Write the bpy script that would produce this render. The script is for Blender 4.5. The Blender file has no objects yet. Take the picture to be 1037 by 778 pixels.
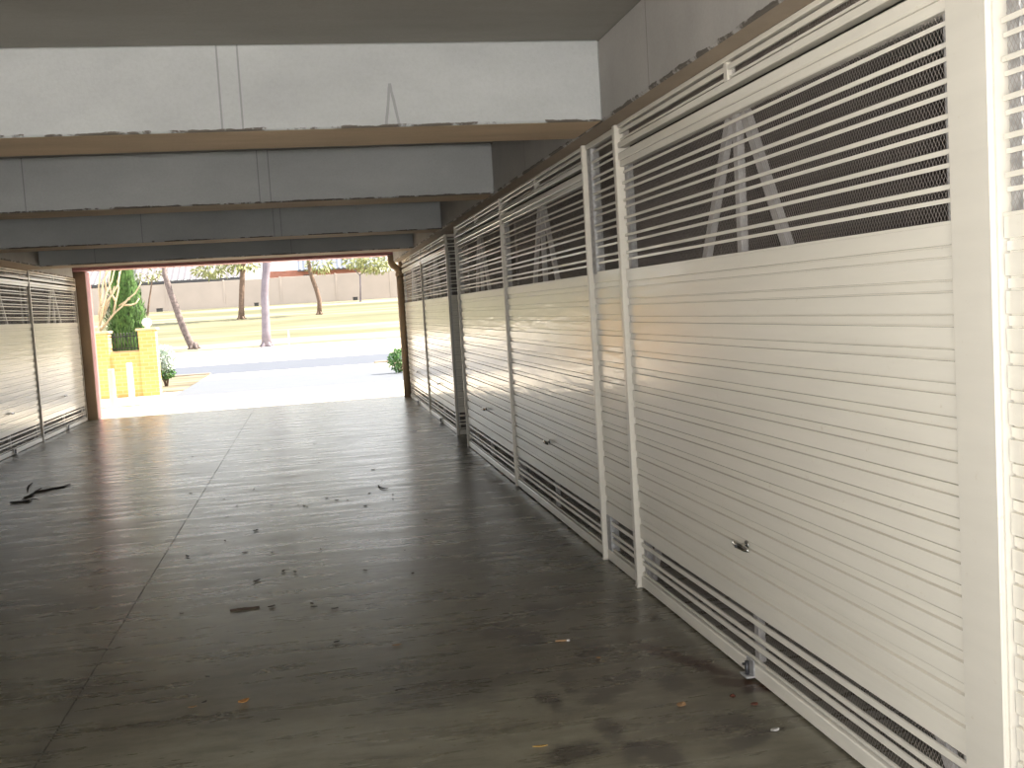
import bpy, math, random
from mathutils import Vector, Matrix
random.seed(7)
scene = bpy.context.scene
col = scene.collection
PI = math.pi

# ------------------------------------------------------------------ camera model (1037 x 778)
FPX, YAW, PIT, ROL = 1053.24, .1866, -.0760, -.0610
def cam_axes():
    cy, sy, cp, sp = math.cos(YAW), math.sin(YAW), math.cos(PIT), math.sin(PIT)
    F = Vector((sy*cp, cy*cp, sp)); r = Vector((cy, -sy, 0)); u = r.cross(F)
    c, s = math.cos(ROL), math.sin(ROL)
    return F, c*r + s*u, -s*r + c*u
F, RT, UP = cam_axes()
CAM = Vector((0, 0, 1.6))
def at(px, py, axis, v):                      # the point of a line of sight on a plane of the place
    d = F + RT*((px-518.5)/FPX) - UP*((py-389)/FPX)
    i = 'XYZ'.index(axis)
    return CAM + d*((v-CAM[i])/d[i])
cd = bpy.data.cameras.new('camera'); cam = bpy.data.objects.new('camera', cd); col.objects.link(cam)
m = Matrix((RT, UP, -F)).transposed().to_4x4(); m.translation = CAM; cam.matrix_world = m
cd.sensor_fit = 'HORIZONTAL'; cd.sensor_width = 36; cd.lens = 36*FPX/1037; cd.clip_end = 500; cd.clip_start = .02
scene.camera = cam

# ------------------------------------------------------------------ materials
def new_mat(name):
    mt = bpy.data.materials.new(name); mt.use_nodes = True
    nt = mt.node_tree; b = nt.nodes['Principled BSDF']
    return mt, nt, b
def N(nt, t, **kw):
    n = nt.nodes.new(t)
    for k, v in kw.items():
        if k.startswith('i_'): n.inputs[k[2:].replace('_', ' ')].default_value = v
        else: setattr(n, k, v)
    return n
def coords(nt, scale=(1, 1, 1), kind='Object'):
    tc = N(nt, 'ShaderNodeTexCoord'); mp = N(nt, 'ShaderNodeMapping'); mp.inputs['Scale'].default_value = scale
    nt.links.new(tc.outputs[kind], mp.inputs[0]); return mp.outputs[0]
def ramp(nt, fac, stops):
    r = N(nt, 'ShaderNodeValToRGB'); e = r.color_ramp.elements
    while len(e) < len(stops): e.new(.5)
    for k, (p, c) in enumerate(stops):
        e[k].position = p; e[k].color = (*c, 1) if len(c) == 3 else c
    nt.links.new(fac, r.inputs[0]); return r.outputs[0]
def noise(nt, vec, scale, detail=4, rough=.55, dist=0):
    n = N(nt, 'ShaderNodeTexNoise'); n.inputs['Scale'].default_value = scale; n.inputs['Detail'].default_value = detail
    n.inputs['Roughness'].default_value = rough; n.inputs['Distortion'].default_value = dist
    nt.links.new(vec, n.inputs['Vector']); return n.outputs[0]
def mixc(nt, fac, a, b, mode='MIX'):
    n = N(nt, 'ShaderNodeMix', data_type='RGBA', blend_type=mode)
    for sock, v in ((n.inputs[0], fac), (n.inputs[6], a), (n.inputs[7], b)):
        if hasattr(v, 'links') or isinstance(v, bpy.types.NodeSocket): nt.links.new(v, sock)
        elif isinstance(v, (int, float)): sock.default_value = v
        else: sock.default_value = (*v, 1)
    return n.outputs[2]
def math_(nt, op, a, b=None, clamp=False):
    n = N(nt, 'ShaderNodeMath', operation=op, use_clamp=clamp)
    for k, v in enumerate((a, b)):
        if v is None: continue
        if isinstance(v, bpy.types.NodeSocket): nt.links.new(v, n.inputs[k])
        else: n.inputs[k].default_value = v
    return n.outputs[0]
def bump(nt, b, h, strength=.3, dist=.01):
    n = N(nt, 'ShaderNodeBump'); n.inputs['Strength'].default_value = strength; n.inputs['Distance'].default_value = dist
    nt.links.new(h, n.inputs['Height']); nt.links.new(n.outputs[0], b.inputs['Normal'])
def simple(name, c, rough=.6, metal=0, var=.15, scale=8, kind='Object'):
    mt, nt, b = new_mat(name)
    v = noise(nt, coords(nt, kind=kind), scale)
    lo = tuple(x*(1-var) for x in c); hi = tuple(min(1, x*(1+var)) for x in c)
    nt.links.new(ramp(nt, v, [(.3, lo), (.7, hi)]), b.inputs['Base Color'])
    b.inputs['Roughness'].default_value = rough; b.inputs['Metallic'].default_value = metal
    return mt

def mat_steel(name, c, rough=.16, wav=.25):
    mt, nt, b = new_mat(name)
    v = noise(nt, coords(nt, (1.5, .5, 5)), 3, 4)
    d = noise(nt, coords(nt, (1, 1, 1)), 30, 5, .7)
    base = ramp(nt, v, [(.3, tuple(x*.94 for x in c)), (.7, c)])
    grime = ramp(nt, d, [(.27, (.78, .72, .62)), (.36, (1, 1, 1))])
    nt.links.new(mixc(nt, .5, base, grime, 'MULTIPLY'), b.inputs['Base Color'])
    b.inputs['Roughness'].default_value = rough
    w = noise(nt, coords(nt, (1, 1.2, 9)), 2.2, 2)
    bump(nt, b, w, wav, .012)
    return mt
CREAM = mat_steel('cream_steel', (.78, .735, .64), .165)
POST = mat_steel('cream_post', (.66, .62, .54), .3, .05)
GALV = simple('galvanised', (.43, .425, .42), .45, .35, .3, 40)
TUBE = simple('tube_steel', (.42, .40, .385), .5, .1, .15, 30)
MESHM = simple('mesh_wire', (.33, .29, .26), .5, .1, .1, 5)
CHROME = simple('chrome', (.62, .62, .6), .15, 1, .1, 30)
DARKM = simple('dark_metal', (.06, .06, .065), .4, .5)

def mat_concrete(name, c, seams=(), axis=0, edge_z=None, var=.16, stretch=(1, 1, 1), tint=(.10, .085, .07), vee=None):
    mt, nt, b = new_mat(name)
    p = coords(nt, stretch)
    v = noise(nt, p, 1.6, 6, .6); g = noise(nt, coords(nt), 60, 3, .7)
    base = ramp(nt, v, [(.25, tuple(x*(1-var) for x in c)), (.5, c), (.75, tuple(x*(1+var) for x in c))])
    base = mixc(nt, .25, base, ramp(nt, g, [(.3, (.75, .74, .72)), (.6, (1, 1, 1))]), 'MULTIPLY')
    if seams or edge_z is not None:
        tc = N(nt, 'ShaderNodeTexCoord'); sp = N(nt, 'ShaderNodeSeparateXYZ'); nt.links.new(tc.outputs['Object'], sp.inputs[0])
        wob = math_(nt, 'MULTIPLY', math_(nt, 'SUBTRACT', noise(nt, coords(nt), 9), .5), .03)
        for s in seams:
            d = math_(nt, 'ABSOLUTE', math_(nt, 'SUBTRACT', sp.outputs[axis], s))
            k = math_(nt, 'LESS_THAN', d, .0045)
            base = mixc(nt, math_(nt, 'MULTIPLY', k, .6), base, tuple(x*.38 for x in c))
        if vee:                                 # dark run mark shaped like a narrow inverted V
            dz = math_(nt, 'SUBTRACT', vee[1], sp.outputs[2]); dx = math_(nt, 'ABSOLUTE', math_(nt, 'ADD', math_(nt, 'SUBTRACT', sp.outputs[0], vee[0]), math_(nt, 'MULTIPLY', wob, .4)))
            k = math_(nt, 'LESS_THAN', math_(nt, 'ABSOLUTE', math_(nt, 'SUBTRACT', dx, math_(nt, 'MULTIPLY', dz, .16))), .007)
            k = math_(nt, 'MULTIPLY', k, math_(nt, 'GREATER_THAN', dz, 0))
            base = mixc(nt, math_(nt, 'MULTIPLY', k, .55), base, tuple(x*.4 for x in c))
        if edge_z is not None:                  # chipped, grimy arris along the bottom edge of the formwork
            e = math_(nt, 'LESS_THAN', math_(nt, 'ADD', sp.outputs[2], wob), edge_z)
            n2 = ramp(nt, noise(nt, coords(nt), 3.5, 5, .7), [(.45, (0, 0, 0)), (.5, (1, 1, 1))])
            base = mixc(nt, math_(nt, 'MULTIPLY', e, n2), base, tint)
    nt.links.new(base, b.inputs['Base Color']); b.inputs['Roughness'].default_value = .75
    bump(nt, b, g, .25, .004)
    return mt
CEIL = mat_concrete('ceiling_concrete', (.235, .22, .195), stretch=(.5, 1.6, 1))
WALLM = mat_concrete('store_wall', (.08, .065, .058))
BROWNCOL = mat_concrete('column_brown', (.33, .235, .15), var=.1)
PINK = simple('column_painted', (.36, .145, .145), .55, 0, .1, 6)

def mat_floor():
    mt, nt, b = new_mat('polished_concrete')
    P = coords(nt, (.35, 1.1, 1)); O = coords(nt)
    a = noise(nt, P, 1.1, 7, .62, .4); s = noise(nt, coords(nt, (.5, 3.2, 1)), 2.2, 6, .65)
    f = noise(nt, O, 14, 6, .7)
    base = ramp(nt, a, [(.3, (.105, .092, .064)), (.5, (.178, .166, .122)), (.72, (.245, .232, .18))])
    base = mixc(nt, .6, base, ramp(nt, s, [(.3, (.5, .48, .45)), (.6, (1, 1, 1))]), 'MULTIPLY')
    q = noise(nt, coords(nt, (.45, 1.5, 1)), 9, 6, .7, .3)
    base = mixc(nt, .55, base, ramp(nt, q, [(.36, (.42, .39, .35)), (.47, (.80, .78, .75)), (.58, (1, 1, 1))]), 'MULTIPLY')
    base = mixc(nt, .4, base, ramp(nt, f, [(.34, (.5, .46, .42)), (.5, (1, 1, 1))]), 'MULTIPLY')
    tc = N(nt, 'ShaderNodeTexCoord'); sp = N(nt, 'ShaderNodeSeparateXYZ'); nt.links.new(tc.outputs['Object'], sp.inputs[0])
    X, Y = sp.outputs[0], sp.outputs[1]
    w = math_(nt, 'MULTIPLY', math_(nt, 'SUBTRACT', noise(nt, O, 7, 6, .65), .5), .16)
    w2 = math_(nt, 'MULTIPLY', math_(nt, 'SUBTRACT', noise(nt, coords(nt, (.6, 1.3, 1)), 16, 6, .75), .5), 2.6)
    def blob(cx, cy, rx, ry, ang, colr, amt, soft=.35):
        dx = math_(nt, 'SUBTRACT', X, cx); dy = math_(nt, 'SUBTRACT', Y, cy); c, q = math.cos(ang), math.sin(ang)
        u = math_(nt, 'ADD', math_(nt, 'MULTIPLY', dx, c/rx), math_(nt, 'MULTIPLY', dy, q/rx))
        v = math_(nt, 'ADD', math_(nt, 'MULTIPLY', dx, -q/ry), math_(nt, 'MULTIPLY', dy, c/ry))
        r = math_(nt, 'SQRT', math_(nt, 'ADD', math_(nt, 'MULTIPLY', u, u), math_(nt, 'MULTIPLY', v, v)))
        r = math_(nt, 'ADD', math_(nt, 'ADD', r, math_(nt, 'MULTIPLY', w, 5)), w2)
        k = math_(nt, 'MULTIPLY', math_(nt, 'SUBTRACT', 1+soft/2, r, True), amt/soft if soft > 1 else amt*2, True)
        k = math_(nt, 'MINIMUM', k, amt)
        nonlocal base
        base = mixc(nt, k, base, colr)
    blob(1.52, 4.22, .40, .055, 2.0, (.045, .02, .012), .95)       # brown streak that ran down to the floor bolt
    blob(1.62, 3.90, .16, .06, 2.2, (.05, .026, .016), .9)
    for k in range(16):                                            # oil spots in front of the near door
        blob(random.uniform(.75, 1.45), random.uniform(3.3, 5.6), random.uniform(.06, .16), random.uniform(.04, .09), random.uniform(0, 3), (.04, .032, .027), .7)
    blob(.95, 6.6, .75, .45, .3, (.06, .048, .037), .55)
    blob(1.15, 4.9, .55, 1.3, .1, (.065, .05, .04), .45)
    blob(1.0, 8.6, .5, 1.2, .0, (.075, .058, .045), .4)
    blob(-2.9, 8.5, .9, 1.6, .1, (.06, .052, .043), .4)
    blob(.5, 4.3, .35, .22, .4, (.05, .042, .036), .5)
    blob(.06, 5.96, .13, .03, -.5, (.03, .025, .02), .8)           # grey smear of dirt
    blob(.15, 5.89, .08, .05, -.4, (.03, .025, .02), .8)
    jd = math_(nt, 'ABSOLUTE', math_(nt, 'ADD', math_(nt, 'ADD', X, 1.126), w))
    jw = math_(nt, 'SUBTRACT', 1, math_(nt, 'MULTIPLY', jd, 9), True)
    jy = math_(nt, 'SUBTRACT', 1, math_(nt, 'MULTIPLY', math_(nt, 'SUBTRACT', Y, 3.2), .28), True)
    base = mixc(nt, math_(nt, 'MULTIPLY', math_(nt, 'MULTIPLY', jw, jy), .7), base, (.045, .04, .035))
    nt.links.new(base, b.inputs['Base Color'])
    rr = ramp(nt, s, [(.3, (.21, .21, .21)), (.7, (.37, .37, .37))])
    rr = mixc(nt, .13, rr, ramp(nt, q, [(.36, (.50, .50, .50)), (.56, (.24, .24, .24))]))
    nt.links.new(rr, b.inputs['Roughness']); b.inputs['Specular IOR Level'].default_value = .72
    bump(nt, b, s, .12, .01)
    return mt
FLOOR = mat_floor()

def mat_brick():
    mt, nt, b = new_mat('yellow_brick')
    n = N(nt, 'ShaderNodeTexBrick'); tc = N(nt, 'ShaderNodeTexCoord'); sp = N(nt, 'ShaderNodeSeparateXYZ'); cb = N(nt, 'ShaderNodeCombineXYZ')
    nt.links.new(tc.outputs['Object'], sp.inputs[0])
    nt.links.new(math_(nt, 'ADD', sp.outputs[0], sp.outputs[1]), cb.inputs[0]); nt.links.new(sp.outputs[2], cb.inputs[1])
    nt.links.new(cb.outputs[0], n.inputs['Vector'])
    n.inputs['Scale'].default_value = 1; n.inputs['Brick Width'].default_value = .23; n.inputs['Row Height'].default_value = .086
    n.inputs['Mortar Size'].default_value = .008
    n.inputs['Color1'].default_value = (.62, .37, .12, 1); n.inputs['Color2'].default_value = (.70, .44, .16, 1); n.inputs['Mortar'].default_value = (.60, .46, .28, 1)
    nt.links.new(n.outputs['Color'], b.inputs['Base Color']); b.inputs['Roughness'].default_value = .85
    return mt
BRICK = mat_brick()
PALE = mat_concrete('pale_concrete', (.68, .63, .55), var=.06)
ASPH = mat_concrete('road_asphalt', (.078, .092, .125), var=.08)
APRON = mat_concrete('apron_blue_grey', (.11, .125, .155), var=.06)  # blue-grey strip between the pale parts of the driveway
KERB = mat_concrete('kerb', (.20, .17, .14), var=.1)
def mat_grass(name, stops, sc):
    mt, nt, b = new_mat(name)
    v = noise(nt, coords(nt, sc), 1, 6, .6, .3); g = noise(nt, coords(nt), 12, 4, .7)
    base = ramp(nt, v, stops)
    nt.links.new(mixc(nt, .4, base, ramp(nt, g, [(.3, (.7, .7, .65)), (.6, (1, 1, 1))]), 'MULTIPLY'), b.inputs['Base Color'])
    b.inputs['Roughness'].default_value = .95; return mt
GRASS = mat_grass('park_grass', [(.38, (.095, .10, .052)), (.49, (.155, .145, .088)), (.62, (.30, .275, .20))], (.05, .32, .3))
VERGE = mat_grass('dry_verge', [(.35, (.085, .07, .045)), (.5, (.15, .13, .085)), (.65, (.28, .255, .19))], (.5, 1.2, 1))
FENCEM = simple('rendered_wall', (.46, .40, .37), .85, 0, .06, .6)
BARK = simple('pale_bark', (.13, .105, .105), .85, 0, .4, 9)
GUM = simple('gum_bark', (.17, .15, .185), .8, 0, .2, 3)
BARKD = simple('brown_bark', (.16, .11, .085), .9, 0, .3, 8)
BARE = simple('bare_branch', (.46, .38, .26), .7, 0, .15, 6)
LEAF = simple('cypress_leaf', (.075, .16, .04), .7, 0, .5, 9)
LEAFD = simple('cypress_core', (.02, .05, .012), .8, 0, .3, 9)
LEAFY = simple('tree_leaf', (.26, .28, .12), .7, 0, .4, 4)
SHRUB = simple('shrub_leaf', (.08, .20, .05), .6, 0, .4, 20)
SILV = simple('silver_leaf', (.62, .70, .64), .6, 0, .2, 8)
IRON = simple('iron', (.03, .03, .035), .5, .4)
WHITE = simple('white_paint', (.75, .72, .70), .5, 0, .05)
GLOBE = simple('opal_globe', (.82, .80, .88), .2, 0, .02)
STONE = simple('cap_stone', (.62, .48, .30), .8, 0, .1)
REDBR = simple('red_brick', (.36, .16, .12), .85, 0, .15, 2)
def mat_corr(name, c):
    mt, nt, b = new_mat(name)
    b.inputs['Roughness'].default_value = .5
    v = noise(nt, coords(nt), 1.2); nt.links.new(ramp(nt, v, [(.3, tuple(x*.9 for x in c)), (.7, c)]), b.inputs['Base Color']); return mt
ROOFW = mat_corr('white_roofing', (.20, .19, .215)); ROOFB = mat_corr('blue_roofing', (.14, .165, .22))
FASCIA = simple('dark_fascia', (.06, .06, .07), .5)

# ------------------------------------------------------------------ mesh helpers
class MB:
    def __init__(s): s.v = []; s.f = []; s.sm = []
    def box(s, x0, x1, y0, y1, z0, z1, bev=0):
        if bev: return s.bbox(x0, x1, y0, y1, z0, z1, bev)
        n = len(s.v)
        s.v += [(x, y, z) for x in (x0, x1) for y in (y0, y1) for z in (z0, z1)]
        s.f += [tuple(n+i for i in q) for q in ((0,1,3,2),(4,6,7,5),(0,4,5,1),(2,3,7,6),(0,2,6,4),(1,5,7,3))]; s.sm += [False]*6
        return s
    def bbox(s, x0, x1, y0, y1, z0, z1, b):   # chamfered box: vertical and horizontal edges cut
        xs, ys, zs = (x0, x1), (y0, y1), (z0, z1); n = len(s.v); idx = {}
        for i in (0, 1):
            for j in (0, 1):
                for k in (0, 1):
                    sx, sy, sz = (1-2*i), (1-2*j), (1-2*k); X, Y, Z = xs[i], ys[j], zs[k]
                    for a, p in enumerate(((X, Y+sy*b, Z+sz*b), (X+sx*b, Y, Z+sz*b), (X+sx*b, Y+sy*b, Z))):
                        idx[i, j, k, a] = len(s.v); s.v.append(p)
        g = lambda i, j, k, a: idx[i, j, k, a]
        F_ = []
        for i in (0, 1): F_.append([g(i,0,0,0), g(i,1,0,0), g(i,1,1,0), g(i,0,1,0)])
        for j in (0, 1): F_.append([g(0,j,0,1), g(1,j,0,1), g(1,j,1,1), g(0,j,1,1)])
        for k in (0, 1): F_.append([g(0,0,k,2), g(1,0,k,2), g(1,1,k,2), g(0,1,k,2)])
        for i in (0, 1):
            for j in (0, 1): F_.append([g(i,j,0,0), g(i,j,1,0), g(i,j,1,1), g(i,j,0,1)])
            for k in (0, 1): F_.append([g(i,0,k,0), g(i,1,k,0), g(i,1,k,2), g(i,0,k,2)])
        for j in (0, 1):
            for k in (0, 1): F_.append([g(0,j,k,1), g(1,j,k,1), g(1,j,k,2), g(0,j,k,2)])
        for i in (0, 1):
            for j in (0, 1):
                for k in (0, 1): F_.append([g(i,j,k,0), g(i,j,k,1), g(i,j,k,2)])
        c = Vector(((x0+x1)/2, (y0+y1)/2, (z0+z1)/2))
        for f in F_:
            p = [Vector(s.v[q]) for q in f]; nn = (p[1]-p[0]).cross(p[2]-p[0])
            if nn.dot(sum(p, Vector())/len(p)-c) < 0: f.reverse()
            s.f.append(tuple(f)); s.sm.append(False)
        return s
    def tube(s, pts, rad, n=8, caps=True, smooth=True):
        pts = [Vector(p) for p in pts]
        if not hasattr(rad, '__len__'): rad = [rad]*len(pts)
        base = len(s.v); prev = None
        for i, p in enumerate(pts):
            t = (pts[min(i+1, len(pts)-1)] - pts[max(i-1, 0)]).normalized()
            if prev is None:
                a = Vector((0, 0, 1)) if abs(t.z) < .9 else Vector((1, 0, 0)); u = t.cross(a).normalized()
            else: u = (prev - t*prev.dot(t)).normalized()
            prev = u; w = t.cross(u)
            for k in range(n):
                a = 2*PI*k/n + PI/n
                s.v.append(tuple(p + (u*math.cos(a) + w*math.sin(a))*rad[i]))
        for i in range(len(pts)-1):
            for k in range(n):
                a, b = base+i*n+k, base+i*n+(k+1) % n
                s.f.append((a, b, b+n, a+n)); s.sm.append(smooth)
        if caps:
            s.f.append(tuple(base+k for k in range(n))[::-1]); s.f.append(tuple(base+(len(pts)-1)*n+k for k in range(n))); s.sm += [False, False]
        return s
    def sphere(s, c, r, nu=16, nv=10, sq=(1, 1, 1), jit=0):
        base = len(s.v)
        for j in range(nv+1):
            th = PI*j/nv
            for i in range(nu):
                a = 2*PI*i/nu; k = 1+random.uniform(-jit, jit)
                s.v.append((c[0]+r*sq[0]*k*math.sin(th)*math.cos(a), c[1]+r*sq[1]*k*math.sin(th)*math.sin(a), c[2]+r*sq[2]*k*math.cos(th)))
        for j in range(nv):
            for i in range(nu):
                a, b = base+j*nu+i, base+j*nu+(i+1) % nu
                s.f.append((a, a+nu, b+nu, b)); s.sm.append(True)
        return s
    def prism(s, poly, axis, a0, a1):          # closed 2D polygon pushed along an axis
        n = len(s.v); k = len(poly)
        for a in (a0, a1):
            for p, q in poly:
                s.v.append({'x': (a, p, q), 'y': (p, a, q), 'z': (p, q, a)}[axis])
        s.f.append(tuple(n+i for i in range(k))); s.f.append(tuple(n+k+i for i in range(k))[::-1])
        for i in range(k): s.f.append((n+i, n+k+i, n+k+(i+1) % k, n+(i+1) % k))
        s.sm += [False]*(k+2); return s
    def leaf(s, c, d, side, l, w):
        n = len(s.v); d = d.normalized(); side = (side - d*side.dot(d)).normalized()
        s.v += [tuple(c), tuple(c+d*l*.5+side*w*.5), tuple(c+d*l), tuple(c+d*l*.5-side*w*.5)]
        s.f.append((n, n+1, n+2, n+3)); s.sm.append(False); return s
    def build(s, name, mt, parent=None, loc=None, rotz=0):
        me = bpy.data.meshes.new(name); me.from_pydata(s.v, [], s.f); me.materials.append(mt)
        me.polygons.foreach_set('use_smooth', s.sm); me.update()
        o = bpy.data.objects.new(name, me); col.objects.link(o)
        if parent: o.parent = parent
        if loc: o.location = loc
        if rotz: o.rotation_euler.z = rotz
        return o
def fix_normals(o):
    import bmesh
    bm = bmesh.new(); bm.from_mesh(o.data); bmesh.ops.recalc_face_normals(bm, faces=bm.faces[:]); bm.to_mesh(o.data); bm.free(); return o
def tag(o, label=None, cat=None, group=None, kind=None):
    if label: o['label'] = label
    if cat: o['category'] = cat
    if group: o['group'] = group
    if kind: o['kind'] = kind
    elif cat: o['kind'] = 'thing'
    return o
def struct(o): o['kind'] = 'structure'; return o
def thing(name, label, cat, loc, rotz=0, group=None):
    o = bpy.data.objects.new(name, None); col.objects.link(o); o.location = loc; o.rotation_euler.z = rotz; o.empty_display_size = .2
    return tag(o, label, cat, group)
def copy_thing(src, loc, rotz, label, sy=1, skip=()):
    r = src.copy(); col.objects.link(r); r.location = loc; r.rotation_euler.z = rotz; r.scale = (1, sy, 1); r['label'] = label
    for ch in src.children:
        if ch.name.split('.')[0] in skip: continue
        c = ch.copy(); col.objects.link(c); c.parent = r
        for g in ch.children:
            d = g.copy(); col.objects.link(d); d.parent = c
    return r

# ------------------------------------------------------------------ the place
XR, XL = 1.687, -4.03
XQ, XLQ = 1.568, -3.64
ZB, ZT = 2.525, 2.94
YT = 19.65

# floor with its sawn joint
JX = -1.126
fl = MB()
def slab(x0, x1, y0, y1): fl.box(x0, x1, y0, y1, -.12, 0)
slab(-9.4, JX-.004, -.4, YT); slab(JX+.004, 7.2, -.4, YT); fl.box(JX-.004, JX+.004, -.4, YT, -.12, -.006)
struct(fl.build('floor', FLOOR))
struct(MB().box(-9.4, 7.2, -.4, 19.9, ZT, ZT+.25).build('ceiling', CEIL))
BC = (.40, .41, .41)
SOFF = mat_concrete('soffit_bounce_tint', (.56, .42, .28), stretch=(.5, 2, 1), var=.2)
def tint_underside(o):                              # undersides coloured warm tan, standing in for daylight bounced in from outside
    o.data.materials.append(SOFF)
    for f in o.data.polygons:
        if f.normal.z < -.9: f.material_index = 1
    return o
def beam(name, y0, y1, seams, vee=None):
    mt = mat_concrete('beam_concrete_'+name, BC, seams, 0, ZB+.012, stretch=(.6, 1, 1.2), vee=vee)
    o = MB().box(XLQ, XQ, y0, y1, ZB, ZT, .008).build('ceiling_beam', mt); return struct(tint_underside(o))
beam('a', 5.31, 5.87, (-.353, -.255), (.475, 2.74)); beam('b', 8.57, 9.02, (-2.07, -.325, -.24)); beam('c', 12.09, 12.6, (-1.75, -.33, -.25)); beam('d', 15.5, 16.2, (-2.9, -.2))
LINM = mat_concrete('lintel_concrete', (.36, .34, .315), (4.55, 7.3, 10.4), 1, ZB+.016)
lo_ = tint_underside(MB().box(XQ, 2.0, -.4, 19.9, ZB, ZT, .008).build('ceiling_beam', LINM)); lo_.data.materials[1] = mat_concrete('lintel_soffit_bounce_tint', (.33, .265, .20)); struct(lo_)
struct(tint_underside(MB().box(-4.4, XLQ, -.4,16.2, ZB, ZT, .008).build('ceiling_beam', LINM)))
struct(tint_underside(MB().box(-4.4, -4.0, 16.2, 19.29, ZB, ZT, .008).build('ceiling_beam', LINM)))
struct(MB().box(-4.4, XQ-.002, 19.3, 19.75, 2.645, ZT-.002).build('trim_1', PINK))

# storage rooms behind the doors, and the walls around them
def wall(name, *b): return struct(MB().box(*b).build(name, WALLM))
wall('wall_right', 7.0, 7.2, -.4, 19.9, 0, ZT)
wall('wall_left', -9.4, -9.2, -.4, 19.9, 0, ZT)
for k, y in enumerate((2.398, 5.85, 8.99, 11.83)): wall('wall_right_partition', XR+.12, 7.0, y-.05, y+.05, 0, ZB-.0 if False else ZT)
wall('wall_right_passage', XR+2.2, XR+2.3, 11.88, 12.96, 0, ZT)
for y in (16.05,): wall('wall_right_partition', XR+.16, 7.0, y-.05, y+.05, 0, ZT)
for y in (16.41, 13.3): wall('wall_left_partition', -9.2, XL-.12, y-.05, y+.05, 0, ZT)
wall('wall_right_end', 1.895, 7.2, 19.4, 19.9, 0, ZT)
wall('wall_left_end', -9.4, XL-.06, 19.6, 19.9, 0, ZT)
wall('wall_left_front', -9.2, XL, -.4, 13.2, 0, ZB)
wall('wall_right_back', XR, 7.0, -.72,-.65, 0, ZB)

# ------------------------------------------------------------------ tilt doors: local x points into the store, y along the wall
PER = .0925
def mesh_sheet(mb, w, z0, z1, d, px=.0078, pz=.0125, hw=.0009):   # expanded metal: zigzag strands that meet at their peaks
    n = int((z1-z0)/pz); m = int(w/px); dy = w/m; L = math.hypot(dy, pz); ny, nz = pz/L*hw, dy/L*hw
    for j in range(n+1):
        z = z0 + j*(z1-z0)/n; sg = 1 if j % 2 else -1
        for i in range(m):
            up = (1 if i % 2 else -1)*sg
            y, za, zb = -w/2+i*dy, z-pz*.5*up, z+pz*.5*up
            b = len(mb.v)
            mb.v += [(d, y+ny*up, za-nz), (d, y+dy+ny*up, zb-nz), (d, y+dy-ny*up, zb+nz), (d, y-ny*up, za+nz)]
            mb.f.append((b, b+1, b+2, b+3)); mb.sm.append(False)
def louvre(mb, w, z0, z1, x0=0, dep=.009):      # slots cut in the ribbed sheet: narrow gap, slat, wide gap, slat
    z = z1
    while z - .0215 > z0 + .012:
        a = z-.0215; mb.box(x0+.008, x0+.012, -w/2, w/2, a-.0125, a)
        b = a-.0125-.044
        if b-.0145 < z0-.004: break
        mb.box(x0, x0+dep, -w/2, w/2, b-.0145, b, .002)
        z = b-.0145
def vents(mb, w, dep=.011):
    for a, b in ((.235, .257), (.172, .189), (.131, .152), (.080, .090)): mb.box(.002, dep, -w/2, w/2, a, b)
def ribbed(mb, w, z0, z1):
    z = z1; n = len(mb.v); prof = [(0, z1)]
    while z - PER > z0 - .004:
        prof += [(0, z-.053), (.015, z-.0538), (.015, z-.0585), (.007, z-.0592), (.007, z-.0838), (.015, z-.0845), (.015, z-.0892), (0, z-.090)]; z -= PER
        prof += [(0, z)]
    prof += [(0, z0)]
    p2 = []
    for p in prof:
        if not p2 or abs(p[1]-p2[-1][1]) > 1e-5: p2.append(p)
    t = .0012
    poly = [(x, z) for x, z in p2] + [(x+t, z) for x, z in reversed(p2)]
    base = len(mb.v); k = len(p2)
    for y in (-w/2, w/2):
        for x, z in p2: mb.v.append((x, y, z))
    for i in range(k-1):
        mb.f.append((base+i, base+k+i, base+k+i+1, base+i+1)); mb.sm.append(False)
DW = 2.86
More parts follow.
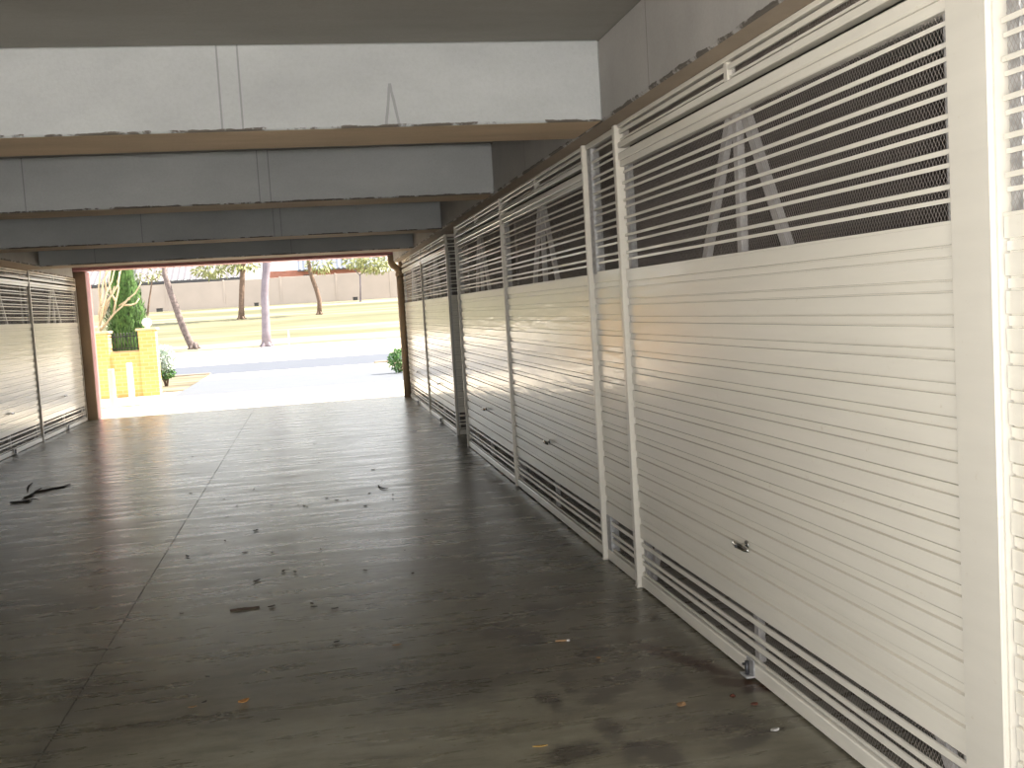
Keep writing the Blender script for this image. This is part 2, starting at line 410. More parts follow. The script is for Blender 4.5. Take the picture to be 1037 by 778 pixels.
def make_door(label):
    r = thing('garage_door', label, 'garage door', (0, 0, 0), 0, 'cream tilt garage doors')
    w = DW
    MB().box(-.006, .035, -w/2, w/2, .008, .068, .004).build('bottom_rail', CREAM, r)
    MB().box(-.008, .035, -w/2, w/2, 2.297, 2.330, .004).box(-.014, .035, -w/2, w/2, 2.3305, 2.372, .005).build('top_rail', CREAM, r)
    mb = MB(); ribbed(mb, w, .285, 1.742); mb.box(-.003, .016, -w/2, w/2, 1.742, 1.752, .001); mb.box(.0, .016, -w/2, w/2, .280, .286, .001); mb.build('panel', CREAM, r)
    mb = MB(); louvre(mb, w-.01, 1.752, 2.297); mb.build('louvre', CREAM, r)
    mb = MB(); vents(mb, w-.01); mb.build('vent', CREAM, r)
    for s in (-1, 1):
        MB().box(.016, .05, s*(w/2-.03)-.025, s*(w/2-.03)+.025, .068, 2.32, .003).build('stile', GALV, r)
    MB().box(.022, .0535, -.022, .022, .068, 2.30, .003).build('centre_post', TUBE, r)
    for s in (-1, 1):
        y0, y1 = s*.07, s*1.36
        d = Vector((0, y1-y0, .16-2.30)).normalized(); q = Vector((0, d.z, -d.y))*.022
        a = Vector((0, y0, 2.30)); b = Vector((0, y1, .07))
        mb = MB(); n = 0
        for x in (.026, .054):
            for p in (a+q, a-q, b-q, b+q): mb.v.append((x, p.y, p.z))
        mb.f += [(0,1,2,3),(7,6,5,4),(0,4,5,1),(1,5,6,2),(2,6,7,3),(3,7,4,0)]; mb.sm += [False]*6
        fix_normals(mb.build('brace', TUBE, r))
    mb = MB(); mesh_sheet(mb, w-.02, 1.755, 2.31, .0135); mb.build('mesh_backing', MESHM, r)
    mb = MB(); mesh_sheet(mb, w-.02, .07, .278, .0135); mb.build('mesh_backing', MESHM, r)
    # T handle low in the panel: rose, spindle, two-winged grip, key barrel
    h = MB(); Z = .56
    h.tube([(0, 0, Z), (-.006, 0, Z)], .019, 20, True); h.tube([(-.006, 0, Z), (-.030, 0, Z)], .010, 12)
    hd = h.build('handle', CHROME, r); tag(hd, 'small chrome T handle')
    g = MB(); g.tube([(-.028, .082, Z+.006), (-.034, .05, Z+.002), (-.036, .014, Z), (-.036, -.014, Z), (-.034, -.05, Z-.002), (-.028, -.078, Z-.006)], [.005, .012, .014, .014, .012, .005], 10)
    g.build('grip', CHROME, hd)
    MB().tube([(-.034, 0, Z), (-.054, 0, Z)], .0065, 12).build('key_barrel', DARKM, hd)
    # floor bolt at the foot of the middle post
    k = MB(); k.box(-.045, -.005, -.035, .035, .012, .020, .002).box(-.012, -.005, -.035, .035, .012, .085, .002)
    bt = k.build('floor_bolt', GALV, r); tag(bt, 'galvanised floor bolt bracket')
    MB().tube([(-.026, 0, .004), (-.026, 0, .075)], .009, 10).box(-.046, -.018, -.006, .006, .060, .068, .001).build('bolt_pin', DARKM, bt)
    return r
def make_transom(label, w):
    r = thing('transom_grille', label, 'grille', (0, 0, 0), 0, 'grilles over the garage doors')
    MB().box(-.010, .03, -w/2, w/2, 2.503, 2.524, .003).build('top_rail', CREAM, r)
    MB().box(-.004, .012, -w/2, w/2, 2.470, 2.492, .003).box(.002, .014, -w/2, w/2, 2.437, 2.447).build('slats', CREAM, r)
    MB().box(-.014, .035, -w/2, w/2, 2.397, 2.427, .004).build('bottom_rail', CREAM, r)
    MB().box(-.006, .03, -.018, .018, 2.428, 2.502, .002).build('upright', POST, r)
    mb = MB(); mesh_sheet(mb, w-.02, 2.43, 2.503, .015); mb.build('mesh_backing', MESHM, r)
    return r
def door_at(y0, y1, x, rotz, label, tlabel, first=[None, None]):
    yc = (y0+y1)/2; s = (y1-y0-.006)/DW
    if first[0] is None:
        first[0] = make_door(label); first[1] = make_transom(tlabel, DW)
        for o in first: o.location = (x, yc, 0); o.rotation_euler.z = rotz; o.scale = (1, s, 1)
    else:
        copy_thing(first[0], (x, yc, 0), rotz, label, s, skip=('floor_bolt',) if 6 < yc < 12 else ()); copy_thing(first[1], (x, yc, 0), rotz, tlabel, s)
X4 = 1.715
door_at(2.493, 5.418, XR, 0, 'large near cream garage door right of view, A-shaped braces showing through its louvres', 'grille above the large near garage door, touching the concrete beam')
door_at(-.56, 2.303, XR, 0, 'sliver of cream garage door at the right edge, beyond the wide cream column', 'grille above the door sliver at the far right edge')
door_at(6.15, 8.935, XR, 0, 'cream garage door on the right, just beyond the narrow fixed louvre panel', 'grille above the garage door just beyond the narrow fixed panel')
door_at(8.985, 11.805, XR, 0, 'third whole cream garage door on the right, nearer side of the passage gap', 'grille above the right garage door just before the passage gap')
door_at(13.0, 15.975, X4, 0, 'cream garage door on the right just beyond the passage gap', 'grille above the right garage door just beyond the passage gap')
door_at(16.035, 19.268, X4, 0, 'farthest cream garage door on the right, beside the brown column at the exit', 'grille above the farthest right garage door, next to the pipe elbow')
door_at(16.44, 19.50, XL, PI, 'left cream garage door beside the pink column at the exit', 'grille above the left garage door beside the pink column')
door_at(13.33, 16.38, XL, PI, 'cream garage door cut off by the left edge of view', 'grille above the garage door at the left edge')

# posts between the doors
def post(y0, y1, x, label, sg=1, proud=.026, top=ZB-.002, back=.06):
    c = (y0+y1)/2; w = y1-y0
    r = thing('door_post', label, 'post', (x, c, 0), 0 if sg > 0 else PI, 'cream posts between garage doors')
    MB().box(-proud, back, -w/2, w/2, 0, top, .004).build('tube', POST, r)
    MB().box(-proud-.004, back, -w/2-.002, w/2+.002, 0, .008, .002).build('foot_plate', POST, r)
    return r
post(5.426, 5.470, XR, 'cream post between the large near door and the narrow fixed panel')
post(6.104, 6.134, XR, 'cream post between the narrow fixed panel and the second door')
post(8.944, 8.976, XR, 'cream post between second and third garage doors on the right', proud=.018)
post(11.82, 11.85, XR, 'cream post at the near corner of the right-hand passage gap', proud=.018)
post(12.945, 12.993, X4, 'cream corner post at the far side of the passage gap', proud=.012, back=.018)
post(15.982, 16.028, X4, 'cream post between the two farthest garage doors on the right', proud=.016)
post(16.385, 16.433, XL, 'cream post between the two garage doors on the left', -1, .02)
post(19.503, 19.548, XL, 'cream post beside the pink column on the left', -1, .01)
r = thing('wide_column', 'wide cream steel column at right, between the large door and the edge sliver', 'column', (XR, 2.398, 0))
MB().box(-.025, .11, -.084, .084, 0, ZB-.002, .004).build('cover', POST, r)
MB().box(-.012, .05, -.0915, -.0842, 0, ZB-.002).build('edge_trim', POST, r)
MB().box(-.012, .05, .0842, .0915, 0, ZB-.002).build('edge_trim', POST, r)

def fixed_panel(w, label, loc, rotz, flash):
    r = thing('fixed_louvre_panel', label, 'panel', loc, rotz)
    mb = MB(); ribbed(mb, w, .285, 1.752); mb.build('panel', CREAM, r)
    mb = MB(); louvre(mb, w, 1.752, 2.49); mb.build('louvre', CREAM, r)
    mb = MB(); vents(mb, w); mb.build('vent', CREAM, r)
    MB().box(-.006, .03, -w/2, w/2, .004, .068, .003).build('bottom_rail', CREAM, r)
    MB().box(-.010, .03, -w/2, w/2, 2.49, 2.522, .003).build('top_rail', CREAM, r)
    if flash: 
        MB().box(-.004, .05, w/2-.085, w/2-.004, 1.752, 2.488, .002).build('flashing', GALV, r)
        MB().box(-.004, .05, w/2-.085, w/2-.004, .069, .284, .002).build('flashing', GALV, r)
    mb = MB(); mesh_sheet(mb, w, 1.76, 2.49, .0135); mb.build('mesh_backing', MESHM, r)
    mb = MB(); mesh_sheet(mb, w, .07, .28, .0135); mb.build('mesh_backing', MESHM, r)
    return r
fixed_panel(.612, 'narrow fixed louvre panel between the large near door and the second door', (XR+.004, 5.7865, 0), 0, True)
fixed_panel(1.0, 'fixed louvre panel facing the camera inside the passage gap', (X4+.525, 12.955, 0), PI/2, False)

# columns and pipe at the mouth
r = thing('concrete_column', 'pink and brown column on the left of the exit', 'column', (-3.965, 19.77, 0))
MB().box(-.112, .112, -.205, -.18, 0, 2.64, .004).build('inner_face', BROWNCOL, r)
MB().box(-.112, .115, -.1795, .205, 0, 2.64, .004).build('shaft', PINK, r)
r = thing('brown_column', 'slim brown column on the right of the exit', 'column', (1.78, 19.57, 0))
MB().box(-.10, .11, -.14, .14, 0, ZB-.004, .006).build('shaft', BROWNCOL, r)
r = thing('drain_pipe', 'brown pipe elbow turning off the top of the right exit column', 'pipe', (1.665, 19.345, 0))
MB().tube([(0, 0, 0.002), (0, 0, 2.28)], .062, 16).build('downpipe', BROWNCOL, r)
MB().tube([(0, 0, 2.25), (0, 0, 2.31)], .075, 16).build('collar', BROWNCOL, r)
MB().tube([(0, 0, 2.30), (-.01, .0, 2.36), (-.05, .0, 2.41), (-.10, .0, 2.44), (-.135, .0, 2.50), (-.14, .0, 2.64)], .062, 16).build('elbow', BROWNCOL, r)

# ------------------------------------------------------------------ litter on the garage floor
LM = {k: simple('litter_'+k, c, .8, 0, .3, 60) for k, c in dict(brown=(.06, .038, .025), dark=(.03, .024, .02), orange=(.52, .25, .07), tan=(.34, .20, .10), yellow=(.58, .36, .10), red=(.16, .05, .03), white=(.66, .64, .62)).items()}
def leaf_mesh(l, w, curl):
    mb = MB(); n = 8; rows = []
    for i in range(n+1):
        t = i/n; hw = w*.5*math.sin(PI*min(1, t*.98+.02))**.8 + .0006
        z = .0015 + curl*.5*(2*t-1)**2
        rows.append((-l/2+l*t, hw, z))
    for th in (0, .0009):
        for x, hw, z in rows:
            mb.v += [(x, -hw, z+th+curl*.6), (x, 0, z+th), (x, hw, z+th+curl*.6)]
    k = (n+1)*3
    for i in range(n):
        for j in (0, 1):
            a = i*3+j
            mb.f.append((a+1, a, a+3, a+4)); mb.f.append((k+a, k+a+1, k+a+4, k+a+3)); mb.sm += [True, True]
        for a, b in ((i*3, i*3+3), (i*3+5, i*3+2)):
            mb.f.append((a, k+a, k+b, b)); mb.sm.append(False)
    return mb
def floor_pt(px, py): return at(px, py, 'Z', 0)
def leaf(px, py, l, w, mt, label, rot=None, curl=.004, group=None, name='fallen_leaf', cat='leaf'):
    p = floor_pt(px, py)
    o = leaf_mesh(l, w, curl).build(name, LM[mt], None, (p.x, p.y, .0003), rot if rot is not None else random.uniform(0, 6))
    return tag(o, label, cat, group)
leaf(247, 712, .050, .036, 'orange', 'curled orange leaf at the lower centre-left of the floor', .5, .012)
leaf(402, 654, .045, .018, 'tan', 'short reddish tan leaf right of the dirt smear, mid floor', .1)
leaf(690, 715, .050, .035, 'tan', 'round tan leaf near the brown stain below the floor bolt', .8, .006)
leaf(547, 757, .055, .014, 'yellow', 'slim yellow leaf at the bottom centre of the floor', -.1)
leaf(764, 714, .032, .028, 'red', 'dark red leaf by the foot of the large door', .2)
leaf(742, 706, .034, .022, 'red', 'small red-brown leaf at the edge of the brown stain', 1.2)
leaf(785, 740, .040, .026, 'white', 'white scrap lying near the bottom of the large door', .3, .003, name='paper_scrap', cat='paper')
leaf(341, 651, .032, .018, 'dark', 'small dark leaf below the dirt smear in mid floor', .4, .006)
leaf(259, 538, .06, .025, 'dark', 'dark curled leaf right of the floor joint, largest of the far leaves', .9, .008)
leaf(260, 589, .07, .018, 'brown', 'brown willow-shaped leaf just above the strip of bark', .9, .006)
leaf(477, 675 if False else 470, .05, .02, 'dark', 'dark leaf lying near the passage gap corner post', .2)
leaf(606, 667, .022, .018, 'tan', 'pale tan crumb of leaf left of the brown stain', .2, .003)
leaf(207, 712, .03, .016, 'dark', 'dark leaf left of the curled orange leaf', .9) 
leaf(195, 716, .04, .016, 'tan', 'brown leaf left of the curled orange leaf, lighter of two', .0) if False else None
leaf(195, 717, .035, .016, 'tan', 'tan leaf farthest left in the lower floor', .2)
leaf(472, 658, .05, .014, 'tan', 'tan sliver of leaf left of the cigarette end', .05) if False else None
# cigarette end
p = floor_pt(570, 650)
r = thing('cigarette_end', 'cigarette end on the floor left of the brown stain', 'cigarette', (p.x, p.y, 0), -.2)
MB().tube([(-.035, 0, .005), (.018, 0, .005)], .0042, 10).build('filter', LM['tan'], r)
MB().tube([(.0182, 0, .005), (.032, 0, .005)], .0042, 10).build('paper', LM['white'], r)
# bark strip
p = floor_pt(248, 617)
mb = MB(); n = 10
for i in range(n+1):
    t = i/n; x = -.08+.16*t; h = .015*(.35+.65*math.sin(PI*min(1, .15+t*.8)))+random.uniform(-.003, .003)
    mb.v += [(x, -h, .0), (x, -h*.5, .006+random.uniform(0, .004)), (x, h*.4, .007+random.uniform(0, .003)), (x, h, 0)]
for i in range(n):
    for j in range(4):
        a, b = i*4+j, i*4+(j+1) % 4; mb.f.append((a, b, b+4, a+4)); mb.sm.append(False)
mb.f += [(3, 2, 1, 0), (n*4, n*4+1, n*4+2, n*4+3)]; mb.sm += [False, False]
tag(mb.build('bark_strip', LM['brown'], None, (p.x, p.y, .0), .02), 'dark brown strip of bark lying in the middle of the floor', 'bark')
# dropped branch by the left doors
r0 = floor_pt(40, 500)
r = thing('fallen_branch', 'broken dry branch with twigs on the floor by the left doors', 'branch', (r0.x, r0.y, 0))
def fp(px, py, z=.008): q = floor_pt(px, py); return (q.x-r0.x, q.y-r0.y, z)
MB().tube([fp(71, 491), fp(64, 494), fp(52, 496), fp(44, 498), fp(36, 499), fp(30, 503), fp(24, 505)], [.006, .009, .010, .012, .012, .009, .006], 7).build('stem', LM['dark'], r)
MB().tube([fp(42, 495.5, .01), fp(36, 499, .012), fp(32, 503), fp(22, 507)], [.006, .01, .008, .004], 6).build('twig', LM['dark'], r)
MB().tube([fp(10, 510), fp(16, 509.5), fp(24, 509), fp(32, 508)], [.006, .011, .010, .005], 7).build('twig', LM['dark'], r)
MB().tube([fp(33, 490), fp(29, 493), fp(28, 496), fp(28, 499)], [.005, .010, .009, .005], 6).build('twig', LM['dark'], r)
MB().tube([fp(40, 507), fp(33, 506), fp(26, 508)], [.003, .005, .004], 6).build('twig', LM['dark'], r)
# bent twig
r0 = floor_pt(388, 495)
r = tag(MB().tube([fp(383, 492, .006), fp(385, 494.5, .008), fp(388, 495.5, .008), fp(393, 495.5, .006)], [.004, .006, .006, .003], 6).build('bent_twig', LM['dark'], None, (r0.x, r0.y, 0)), 'small bent twig among the crumbs in the far mid floor', 'twig')
# scattered crumbs that look alike
crumbs = [(195,463),(193,500),(227,506),(230,524),(275,512),(302,512),(308,513),(257,496),(323,469),(320,450),(318,450),(387,487),(398,506),(398,501),(374,500),(341,507),(352,507),(370,513),(331,505),(311,514),(431,527),(378,476),(228,548),(248,545 if False else 560),(276,560),(287,579),(325,557),(299,580),(370,578),(316,612),(318,615),(339,617),(418,581),(410,558),(275,615),(184,622),(190,564),(210,715 if False else 686),(431,478),(452,465),(160,522),(240,513),(262,456)]
for i, (a, b) in enumerate(crumbs):
    l = random.uniform(.022, .045)
    leaf(a, b, l, l*random.uniform(.3, .6), random.choice(('dark', 'dark', 'brown')), 'tiny dark crumb of leaf litter on the concrete floor', None, random.uniform(.002, .007), 'leaf crumbs on the garage floor', 'leaf_crumb', 'leaf litter')

# ------------------------------------------------------------------ outside
def ground(name, pts_y, x0, x1, mt, nx=1):
    mb = MB(); 
    for y, z in pts_y:
        for i in range(nx+1): mb.v.append((x0+(x1-x0)*i/nx, y, z))
    n = nx+1
    for j in range(len(pts_y)-1):
        for i in range(nx): mb.f.append((j*n+i, j*n+i+1, j*n+n+i+1, j*n+n+i)); mb.sm.append(False)
    return struct(mb.build(name, mt))
struct(MB().box(-40, 40, YT, 24.2, -.3, -.004).build('driveway', PALE))
struct(MB().box(-40, -3.2, 24.2, 26.2, -.3, -.004).build('driveway', PALE))
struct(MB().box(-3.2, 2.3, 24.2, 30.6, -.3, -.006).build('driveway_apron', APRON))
struct(MB().box(-3.2, 2.3, 30.6, 33.6, -.3, -.008).build('driveway_crossing', PALE))
mb = MB().box(-40, -3.2, 26.2, 33.6, -.3, .01); struct(mb.build('grass_verge', VERGE))
mb = MB().box(2.3, 40, 24.2, 33.6, -.3, .01); struct(mb.build('grass_verge', VERGE))
struct(MB().box(-40, -3.2, 33.6, 33.9, -.3, .05, .02).build('kerb', KERB)); struct(MB().box(1.9, 40, 33.6, 33.9, -.3, .05, .02).build('kerb', KERB))
struct(MB().box(-60, 60, 33.9 if False else 33.6, 41.5, -.35, -.02).build('road', ASPH))
ground('footpath', [(41.5, -.02), (41.6, .1), (47, .42)], -60, 60, PALE)
ground('park_lawn', [(47, .42), (55, 1.12), (62, 1.72), (70, 2.22), (76, 2.6), (80, 2.7), (110, 3.2)], -70, 70, GRASS)
struct(MB().box(-60, 60, -40, -.4, -.3, -.01).build('rear_yard', mat_concrete('yard_concrete', (.76,.77,.78))))

# brick wall with pillars, railing, cap and globe
BY = 25.4
r = thing('brick_wall', 'low yellow brick wall with pillars at the left of the driveway', 'wall', (-4.4, BY, 0))
fw = lambda x: x+4.4
MB().box(fw(-7.5), fw(-3.96), 0, .24, -.01, 1.05, .004).build('wall_body', BRICK, r)
MB().box(fw(-3.955), fw(-3.575), -.06, .34, -.01, 1.52, .004).build('pillar', BRICK, r)
MB().box(fw(-4.99), fw(-4.62), -.06, .34, -.01, 1.50, .004).build('pillar', BRICK, r)
MB().box(fw(-4.0), fw(-3.53), -.10, .38, 1.522, 1.575, .008).build('pillar_cap', STONE, r)
MB().box(fw(-5.03), fw(-4.58), -.10, .38, 1.502, 1.56, .008).build('pillar_cap', STONE, r)
MB().box(fw(-4.6), fw(-3.97), .06, .20, 1.052, 1.075, .004).build('coping', STONE, r)
mb = MB()
for z in (1.12, 1.40): mb.box(fw(-4.615), fw(-3.96), .10, .125, z, z+.025)
for k in range(9):
    x = fw(-4.57)+k*.07; mb.tube([(x, .1125, 1.077), (x, .1125, 1.46)], .009, 6); mb.sphere((x, .1125, 1.475), .017, 8, 6, (1, 1, 1.4))
rail = mb.build('railing', IRON, r)
r = thing('globe_lamp', 'round white globe lamp on the right brick pillar', 'lamp', (-3.765, BY+.14, 1.577))
MB().tube([(0, 0, 0), (0, 0, .02), (0, 0, .03)], [.06, .06, .045], 16).build('base', WHITE, r)
MB().sphere((0, 0, .125), .11, 24, 16).build('globe', GLOBE, r)
for i, (x, y, h, lb) in enumerate(((-3.93, 21.55, .82, 'nearer white bollard in front of the yellow brick wall'), (-3.90, 23.5, .86, 'farther white bollard in front of the yellow brick wall'))):
    r = thing('bollard', lb, 'bollard', (x, y, -.004), 0, 'white bollards by the brick wall')
    MB().box(-.055, .055, -.055, .055, 0, h, .01).build('shaft', WHITE, r); MB().box(-.09, .09, -.09, .09, 0, .012, .003).build('base_plate', WHITE, r)
struct(MB().box(-4.6, -3.55, 22.3, 22.42, -.2, .03, .01).build('kerb', STONE))

def leaves(mb, c, rad, n, l, w, down=.2):
    for _ in range(n):
        while True:
            q = Vector((random.uniform(-1, 1), random.uniform(-1, 1), random.uniform(-1, 1)))
            if .25 < q.length < 1: break
        p = Vector(c)+Vector((q.x*rad[0], q.y*rad[1], q.z*rad[2]))
        d = (q+Vector((random.uniform(-1, 1), random.uniform(-1, 1), random.uniform(-1, 1)-down))).normalized()
        s = Vector((random.uniform(-1, 1), random.uniform(-1, 1), random.uniform(-1, 1)))
        k = random.uniform(.7, 1.3); mb.leaf(p, d, s, l*k, w*k)
# cypress behind the wall
r = thing('cypress', 'tall dark green cypress behind the yellow brick wall', 'tree', (-4.52, 27.4, .0))
prof = [(0, .30), (.3, .44), (.9, .50), (1.6, .47), (2.3, .38), (3.0, .25), (3.6, .12), (3.95, .02)]
def prad(z):
    for (a, ra), (b, rb) in zip(prof, prof[1:]):
        if a <= z <= b: return ra+(rb-ra)*(z-a)/(b-a)
    return .02
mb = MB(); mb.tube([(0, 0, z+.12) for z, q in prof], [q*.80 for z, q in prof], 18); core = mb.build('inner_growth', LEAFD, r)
mb = MB()
for _ in range(9000):
    z = 3.95*random.random()**1.15; a = random.uniform(0, 2*PI); lob = 1+.12*math.sin(5*a+z*2.2)+.07*math.sin(11*a-z*3)
    q = prad(z)*lob*random.uniform(.82, 1.04)
    p = Vector((q*math.cos(a), q*math.sin(a), z+.10))
    d = Vector((math.cos(a)*.35+random.uniform(-.2, .2), math.sin(a)*.35+random.uniform(-.2, .2), 1))
    mb.leaf(p, d, Vector((-math.sin(a), math.cos(a), random.uniform(-.4, .4))), random.uniform(.08, .17), random.uniform(.025, .05))
mb.build('foliage', LEAF, r)
MB().tube([(0, 0, -.005), (0, 0, .5)], [.09, .07], 10).build('trunk', BARKD, r)
# bare pale shrub in front of the cypress
BYs = 26.3
b0 = at(99, 345, 'Y', BYs)
r = thing('bare_shrub', 'leafless pale-branched shrub between the pink column and the cypress', 'shrub', (b0.x-.1, BYs, 0))
def bp(px, py, dy=0): q = at(px, py, 'Y', BYs+dy); return (q.x-b0.x+.1, dy, q.z)
mb = MB()
brs = [[(101,336),(108,327),(116,317),(123,311),(131,302),(137,297),(141,290),(143,286)],[(131,302),(128,305),(120,310)],[(125,309),(133,309),(138,307),(141,302)],[(115,318),(117,305),(120,292),(119,285),(123,272),(126,262)],[(101,330),(104,310),(108,296),(113,285),(116,272),(118,262)],[(103,320),(108,305),(114,298),(120,287),(121,275)],[(108,297),(106,285),(108,272),(109,260)],[(100,318),(103,300),(104,285),(112,270),(115,260)],[(117,305),(112,296),(110,284),(112,272)],[(101,326),(106,318),(112,300),(116,290)],[(102,310),(100,290),(102,272),(103,260)]]
for k, br in enumerate(brs):
    dy = random.uniform(-.12, .12); n = len(br)
    mb.tube([bp(a, b, dy) for a, b in br], [.028*(1-.6*i/n) for i in range(n)], 7)
mb.tube([(0.05, 0, -.0), (.08, 0, .5), (.10, 0, 1.0), bp(101, 336)], [.07, .06, .05, .03], 9)
mb.tube([(0.08, 0, .6), (.06, 0, 1.2), bp(101, 326)], [.05, .045, .028], 9); mb.tube([bp(101, 326), bp(100, 318), bp(102, 310)], .026, 8)
mb.build('branches', BARE, r)
# silvery shrub by the pillar
r = thing('silver_shrub', 'whitish-leaved shrub beside the right brick pillar', 'shrub', (-3.86, 28.6, .01))
mb = MB(); leaves(mb, (0.02, 0, .72), (.26, .25, .36), 1500, .07, .05); mb.build('foliage', SILV, r)
mb = MB(); leaves(mb, (0.02, 0, .36), (.22, .22, .17), 420, .07, .04); mb.build('lower_leaves', SHRUB, r)
mb = MB()
for k in range(7): a = k*.9; mb.tube([(.03*math.cos(a), .03*math.sin(a), 0), (.1*math.cos(a), .1*math.sin(a), .35), (.16*math.cos(a), .16*math.sin(a), .75)], [.014, .01, .005], 6)
mb.build('stems', BARKD, r)
# green shrub by the right column
r = thing('green_shrub', 'small green shrub beside the foot of the right exit column', 'shrub', (2.20, 27.4, .01))
mb = MB(); leaves(mb, (0, 0, .32), (.27, .25, .30), 900, .075, .04); mb.build('foliage', SHRUB, r)
mb = MB()
for k in range(6): a = k*1.05; mb.tube([(.02*math.cos(a), .02*math.sin(a), 0), (.12*math.cos(a), .12*math.sin(a), .35)], [.012, .006], 6)
mb.build('stems', BARKD, r)
# trees in the park
def gz(y):
    P_ = [(42, .1), (47, .42), (55, 1.12), (62, 1.72), (70, 2.22), (76, 2.6), (80, 2.7), (110, 3.2)]
    for (a, u), (b, v) in zip(P_, P_[1:]):
        if a <= y <= b: return u+(v-u)*(y-a)/(b-a)
    return 0
def tree(label, Y, pts, rads, mt, branches, crown, leafm=LEAFY, group=None, name='park_tree'):
    p0 = at(*pts[0], 'Y', Y); base = Vector((p0.x, Y, gz(Y)))
    r = thing(name, label, 'tree', base, 0, 'trees in the park')
    P = [Vector((0, 0, -.02))]
    for q in pts[1:]: w = at(*q, 'Y', Y); P.append(Vector((w.x-base.x, 0, w.z-base.z)))
    mb = MB(); R_ = list(rads)
    mb.tube(P, R_[:len(P)], 12)
    for k in range(5):
        a = k*1.25+.3; mb.tube([(math.cos(a)*R_[0]*.3, math.sin(a)*R_[0]*.3, .25), (math.cos(a)*R_[0]*1.0, math.sin(a)*R_[0]*1.0, .04), (math.cos(a)*R_[0]*1.7, math.sin(a)*R_[0]*1.7, -.03)], [R_[0]*.5, R_[0]*.35, .02], 7)
    mb.build('trunk', mt, r)
    for br in branches:
        mb = MB(); mb.tube([P[-1]*.97] + [P[-1]+Vector(b) for b in br], [R_[len(P)-1]*.75*(1-.7*i/(len(br)+1)) for i in range(len(br)+1)], 8); mb.build('branch', mt, r)
    if crown:
        mb = MB()
        for c, rad, n in crown: leaves(mb, c, rad, n, .30, .09, .8)
        mb.build('foliage', leafm, r)
    return r
tree('leaning grey-barked tree across the road, left of the pale gum tree', 48, [(197,357),(192,346),(186,333),(181,320),(178,310),(173,298),(170,288),(167,279),(166,268)], [.20,.16,.15,.14,.15,.12,.13,.11,.10], BARK,
     [[(-.4, .2, .7), (-.9, .4, 1.6)], [(.4, -.2, .8), (.8, -.3, 1.6)]], [((-1.4, .3, 5.5), (1.3, 1.4, .8), 500), ((.0, -.2, 5.8), (.9, 1.2, .7), 300)])
tree('thick pale gum tree across the road, in the middle of the exit view', 47, [(270,349),(269.5,335),(269,320),(268,300),(268.5,285),(270,268),(271,255)], [.23,.19,.18,.17,.165,.19,.2], GUM,
     [[(.6, .1, .5), (1.6, .2, 1.0)], [(-.2, 0, .9), (-.4, .1, 2.0)], [(.2, .3, 1.2), (.3, .5, 2.4)]], [((1.2, .2, 6.4), (1.6, 1.6, .8), 400), ((.0, .1, 6.9), (1.0, 1.2, .7), 300)])
tree('dark straight-trunked tree on the grass, left of the pale gum tree', 62, [(244.5,323),(244.5,310),(245,290),(246,272),(246.5,262)], [.19,.16,.15,.14,.11], BARKD,
     [[(-.7, 0, .5), (-1.6, .1, .7)], [(.6, 0, .6), (1.2, .1, 1.0)]], [((-1.4, 0, 2.95), (1.1, .8, .45), 330), ((.35, 0, 3.15), (.9, .8, .42), 260), ((-.3, 0, 4.6), (2.0, 1.2, .8), 450)])
tree('slim brown crooked tree on the grass, right of the pale gum tree', 62, [(323.5,317),(323.5,305),(321,295),(317,284),(314,275),(313,268),(312,260)], [.15,.13,.13,.125,.12,.11,.09], BARKD,
     [[(-.4, 0, .4), (-.8, 0, 1.0)], [(.4, 0, .3), (1.0, 0, .8)]], [((.25, 0, 2.85), (.8, .7, .36), 150), ((-.3, 0, 4.2), (1.3, 1, .7), 300)])
tree('thin sapling against the rendered wall, right of the cypress', 72, [(149,317),(151,305),(152.5,295),(154,284)], [.07,.06,.05,.04], BARKD,
     [[(.5, 0, .3), (1.2, 0, .5)], [(-.4, 0, .4), (-.9, 0, .6)]], [((.3, 0, 2.6), (1.1, .6, .3), 120)])
tree('small leafy tree at the rendered wall, right end of the exit view', 74, [(365,304),(365,290),(364.5,278)], [.06,.05,.05], GUM,
     [[(.4, 0, .4), (1.0, 0, .6)], [(-.4, 0, .4), (-.7, 0, .9)]], [((1.2, 0, 2.55), (1.35, .9, .62), 650), ((-.3, 0, 2.9), (.8, .8, .5), 260)])
# rendered boundary wall: one thing with panels and posts
r = thing('boundary_wall', 'long beige rendered wall at the back of the park', 'wall', (-2, 78, 2.65))
for k in range(8):
    x = -16 + k*4
    MB().box(x+.07, x+3.93, -.1, .1, -.2, 1.85+.03*k, .01).build('wall_panel', FENCEM, r)
for k in range(9):
    x = -16+k*4; MB().box(x-.068, x+.068, -.13, .12, -.2, 1.90+.03*k, .01).build('wall_post', FENCEM, r)
# house roofs behind the wall
def roof_sheet(x0, x1, y0, z0, y1, z1, pitch, amp):
    mb = MB(); n = int((x1-x0)/pitch*2)
    for y, z in ((y0, z0), (y1, z1)):
        for i in range(n+1): mb.v.append((x0+(x1-x0)*i/n, y, z+(amp if i % 2 else -amp)))
    for y, z in ((y0, z0-.05), (y1, z1-.05)):
        for i in range(n+1): mb.v.append((x0+(x1-x0)*i/n, y, z+(amp if i % 2 else -amp)))
    m_ = n+1
    for i in range(n):
        mb.f.append((i, i+1, m_+i+1, m_+i)); mb.f.append((2*m_+i+1, 2*m_+i, 3*m_+i, 3*m_+i+1)); mb.f.append((i+1, i, 2*m_+i, 2*m_+i+1)); mb.sm += [False]*3
    return mb
r = thing('house', 'white-roofed house behind the boundary wall, left side', 'house', (-10.5, 90, 2.9))
MB().box(-7, 5.0, 0, 8, -.1, 2.2).build('house_wall', FENCEM, r)
roof_sheet(-7.6, 5.4, -.7, 2.42, 4, 4.6, .5, .06).build('roof', ROOFW, r)
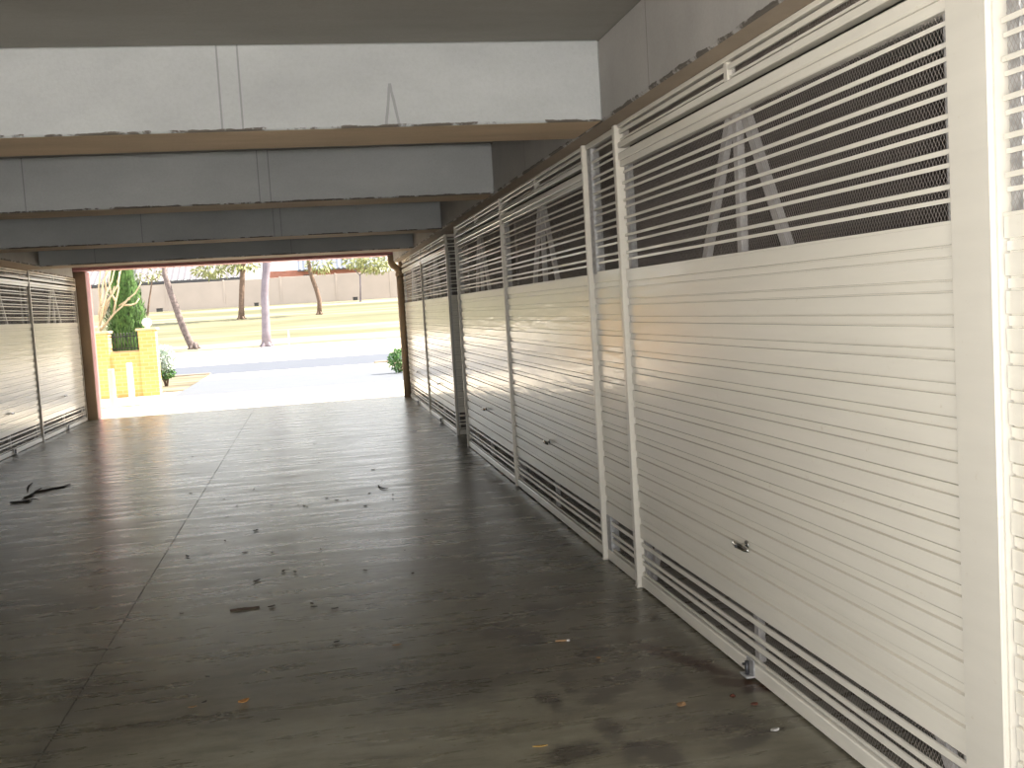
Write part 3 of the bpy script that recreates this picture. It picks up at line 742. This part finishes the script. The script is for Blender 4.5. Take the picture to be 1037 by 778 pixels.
MB().box(-7.6, 5.4, -.74, -.62, 2.1, 2.36, .01).build('fascia', FASCIA, r)
r = thing('house', 'red brick house with a blue-grey roof behind the boundary wall', 'house', (1.6, 92, 2.95))
MB().box(-4.8, 4.6, 0, 8, -.1, 2.75).build('house_wall', REDBR, r)
roof_sheet(-2.4, 5.2, -.7, 2.72, 4, 4.7, .4, .05).build('roof', ROOFB, r)
MB().box(-2.4, 5.2, -.74, -.64, 2.58, 2.66, .01).build('gutter', FASCIA, r)
MB().box(-1.95, -1.35, -.05, -.001, 1.3, 2.3, .01).build('window', FASCIA, r)
MB().box(-1.30, -.8, -.08, -.001, 1.2, 2.3, .01).build('door', WHITE, r)
for px, py, s, lb in ((162,316,.42,'small dark box by the boundary wall, right of the cypress'), (260,311,.30,'small dark box by the boundary wall, left of the pale gum tree'), (360,304.5,.34,'small dark box by the boundary wall, right of the crooked tree')):
    p = at(px, py, 'Y', 76.5)
    r = thing('meter_box', lb, 'box', (p.x, 76.5, gz(76.5)-.01)); MB().box(-s/2, s/2, -.15, .15, 0, .22, .02).build('body', DARKM, r); MB().box(-s/2-.03, s/2+.03, -.18, .18, .222, .25, .01).build('lid', DARKM, r)
p = at(293, 350, 'Y', 47)
r = thing('marker_post', 'slim white marker post on the grass across the road', 'post', (p.x, 47.1, gz(47.1)-.01)); MB().box(-.035, .035, -.035, .035, 0, .62, .008).build('shaft', WHITE, r); MB().prism([(-.035, .622), (.035, .622), (0, .66)], 'y', -.035, .035).build('tip', WHITE, r)

# ------------------------------------------------------------------ light
w = bpy.data.worlds.new('world'); scene.world = w; w.use_nodes = True; nt = w.node_tree
bg = nt.nodes['Background']; sky = nt.nodes.new('ShaderNodeTexSky'); sky.sky_type = 'NISHITA'; sky.sun_disc = False
sky.sun_elevation = math.radians(44); sky.sun_rotation = math.radians(90); sky.air_density = 1; sky.dust_density = 1.5
hz = mixc(nt, .72, sky.outputs[0], (5.6, 5.35, 4.95)); nt.links.new(hz, bg.inputs[0]); bg.inputs[1].default_value = .14
sd = bpy.data.lights.new('sun', 'SUN'); sd.energy = 5.2; sd.angle = math.radians(.6); sd.color = (1, .89, .72)
so = bpy.data.objects.new('sun', sd); col.objects.link(so)
so.rotation_euler = Vector((1, .03, .95)).to_track_quat('Z', 'Y').to_euler()
fd = bpy.data.lights.new('camera_flash', 'POINT'); fd.energy = 80; fd.shadow_soft_size = .02; fd.color = (1, 1, 1)
fo = bpy.data.objects.new('camera_flash', fd); col.objects.link(fo); fo.location = (.02, -.02, 1.68)

vs = scene.view_settings
scene.display_settings.display_device = 'sRGB'
vs.view_transform = 'Standard'; vs.look = 'None'; vs.gamma = 1; vs.use_curve_mapping = False; vs.exposure = 1.9
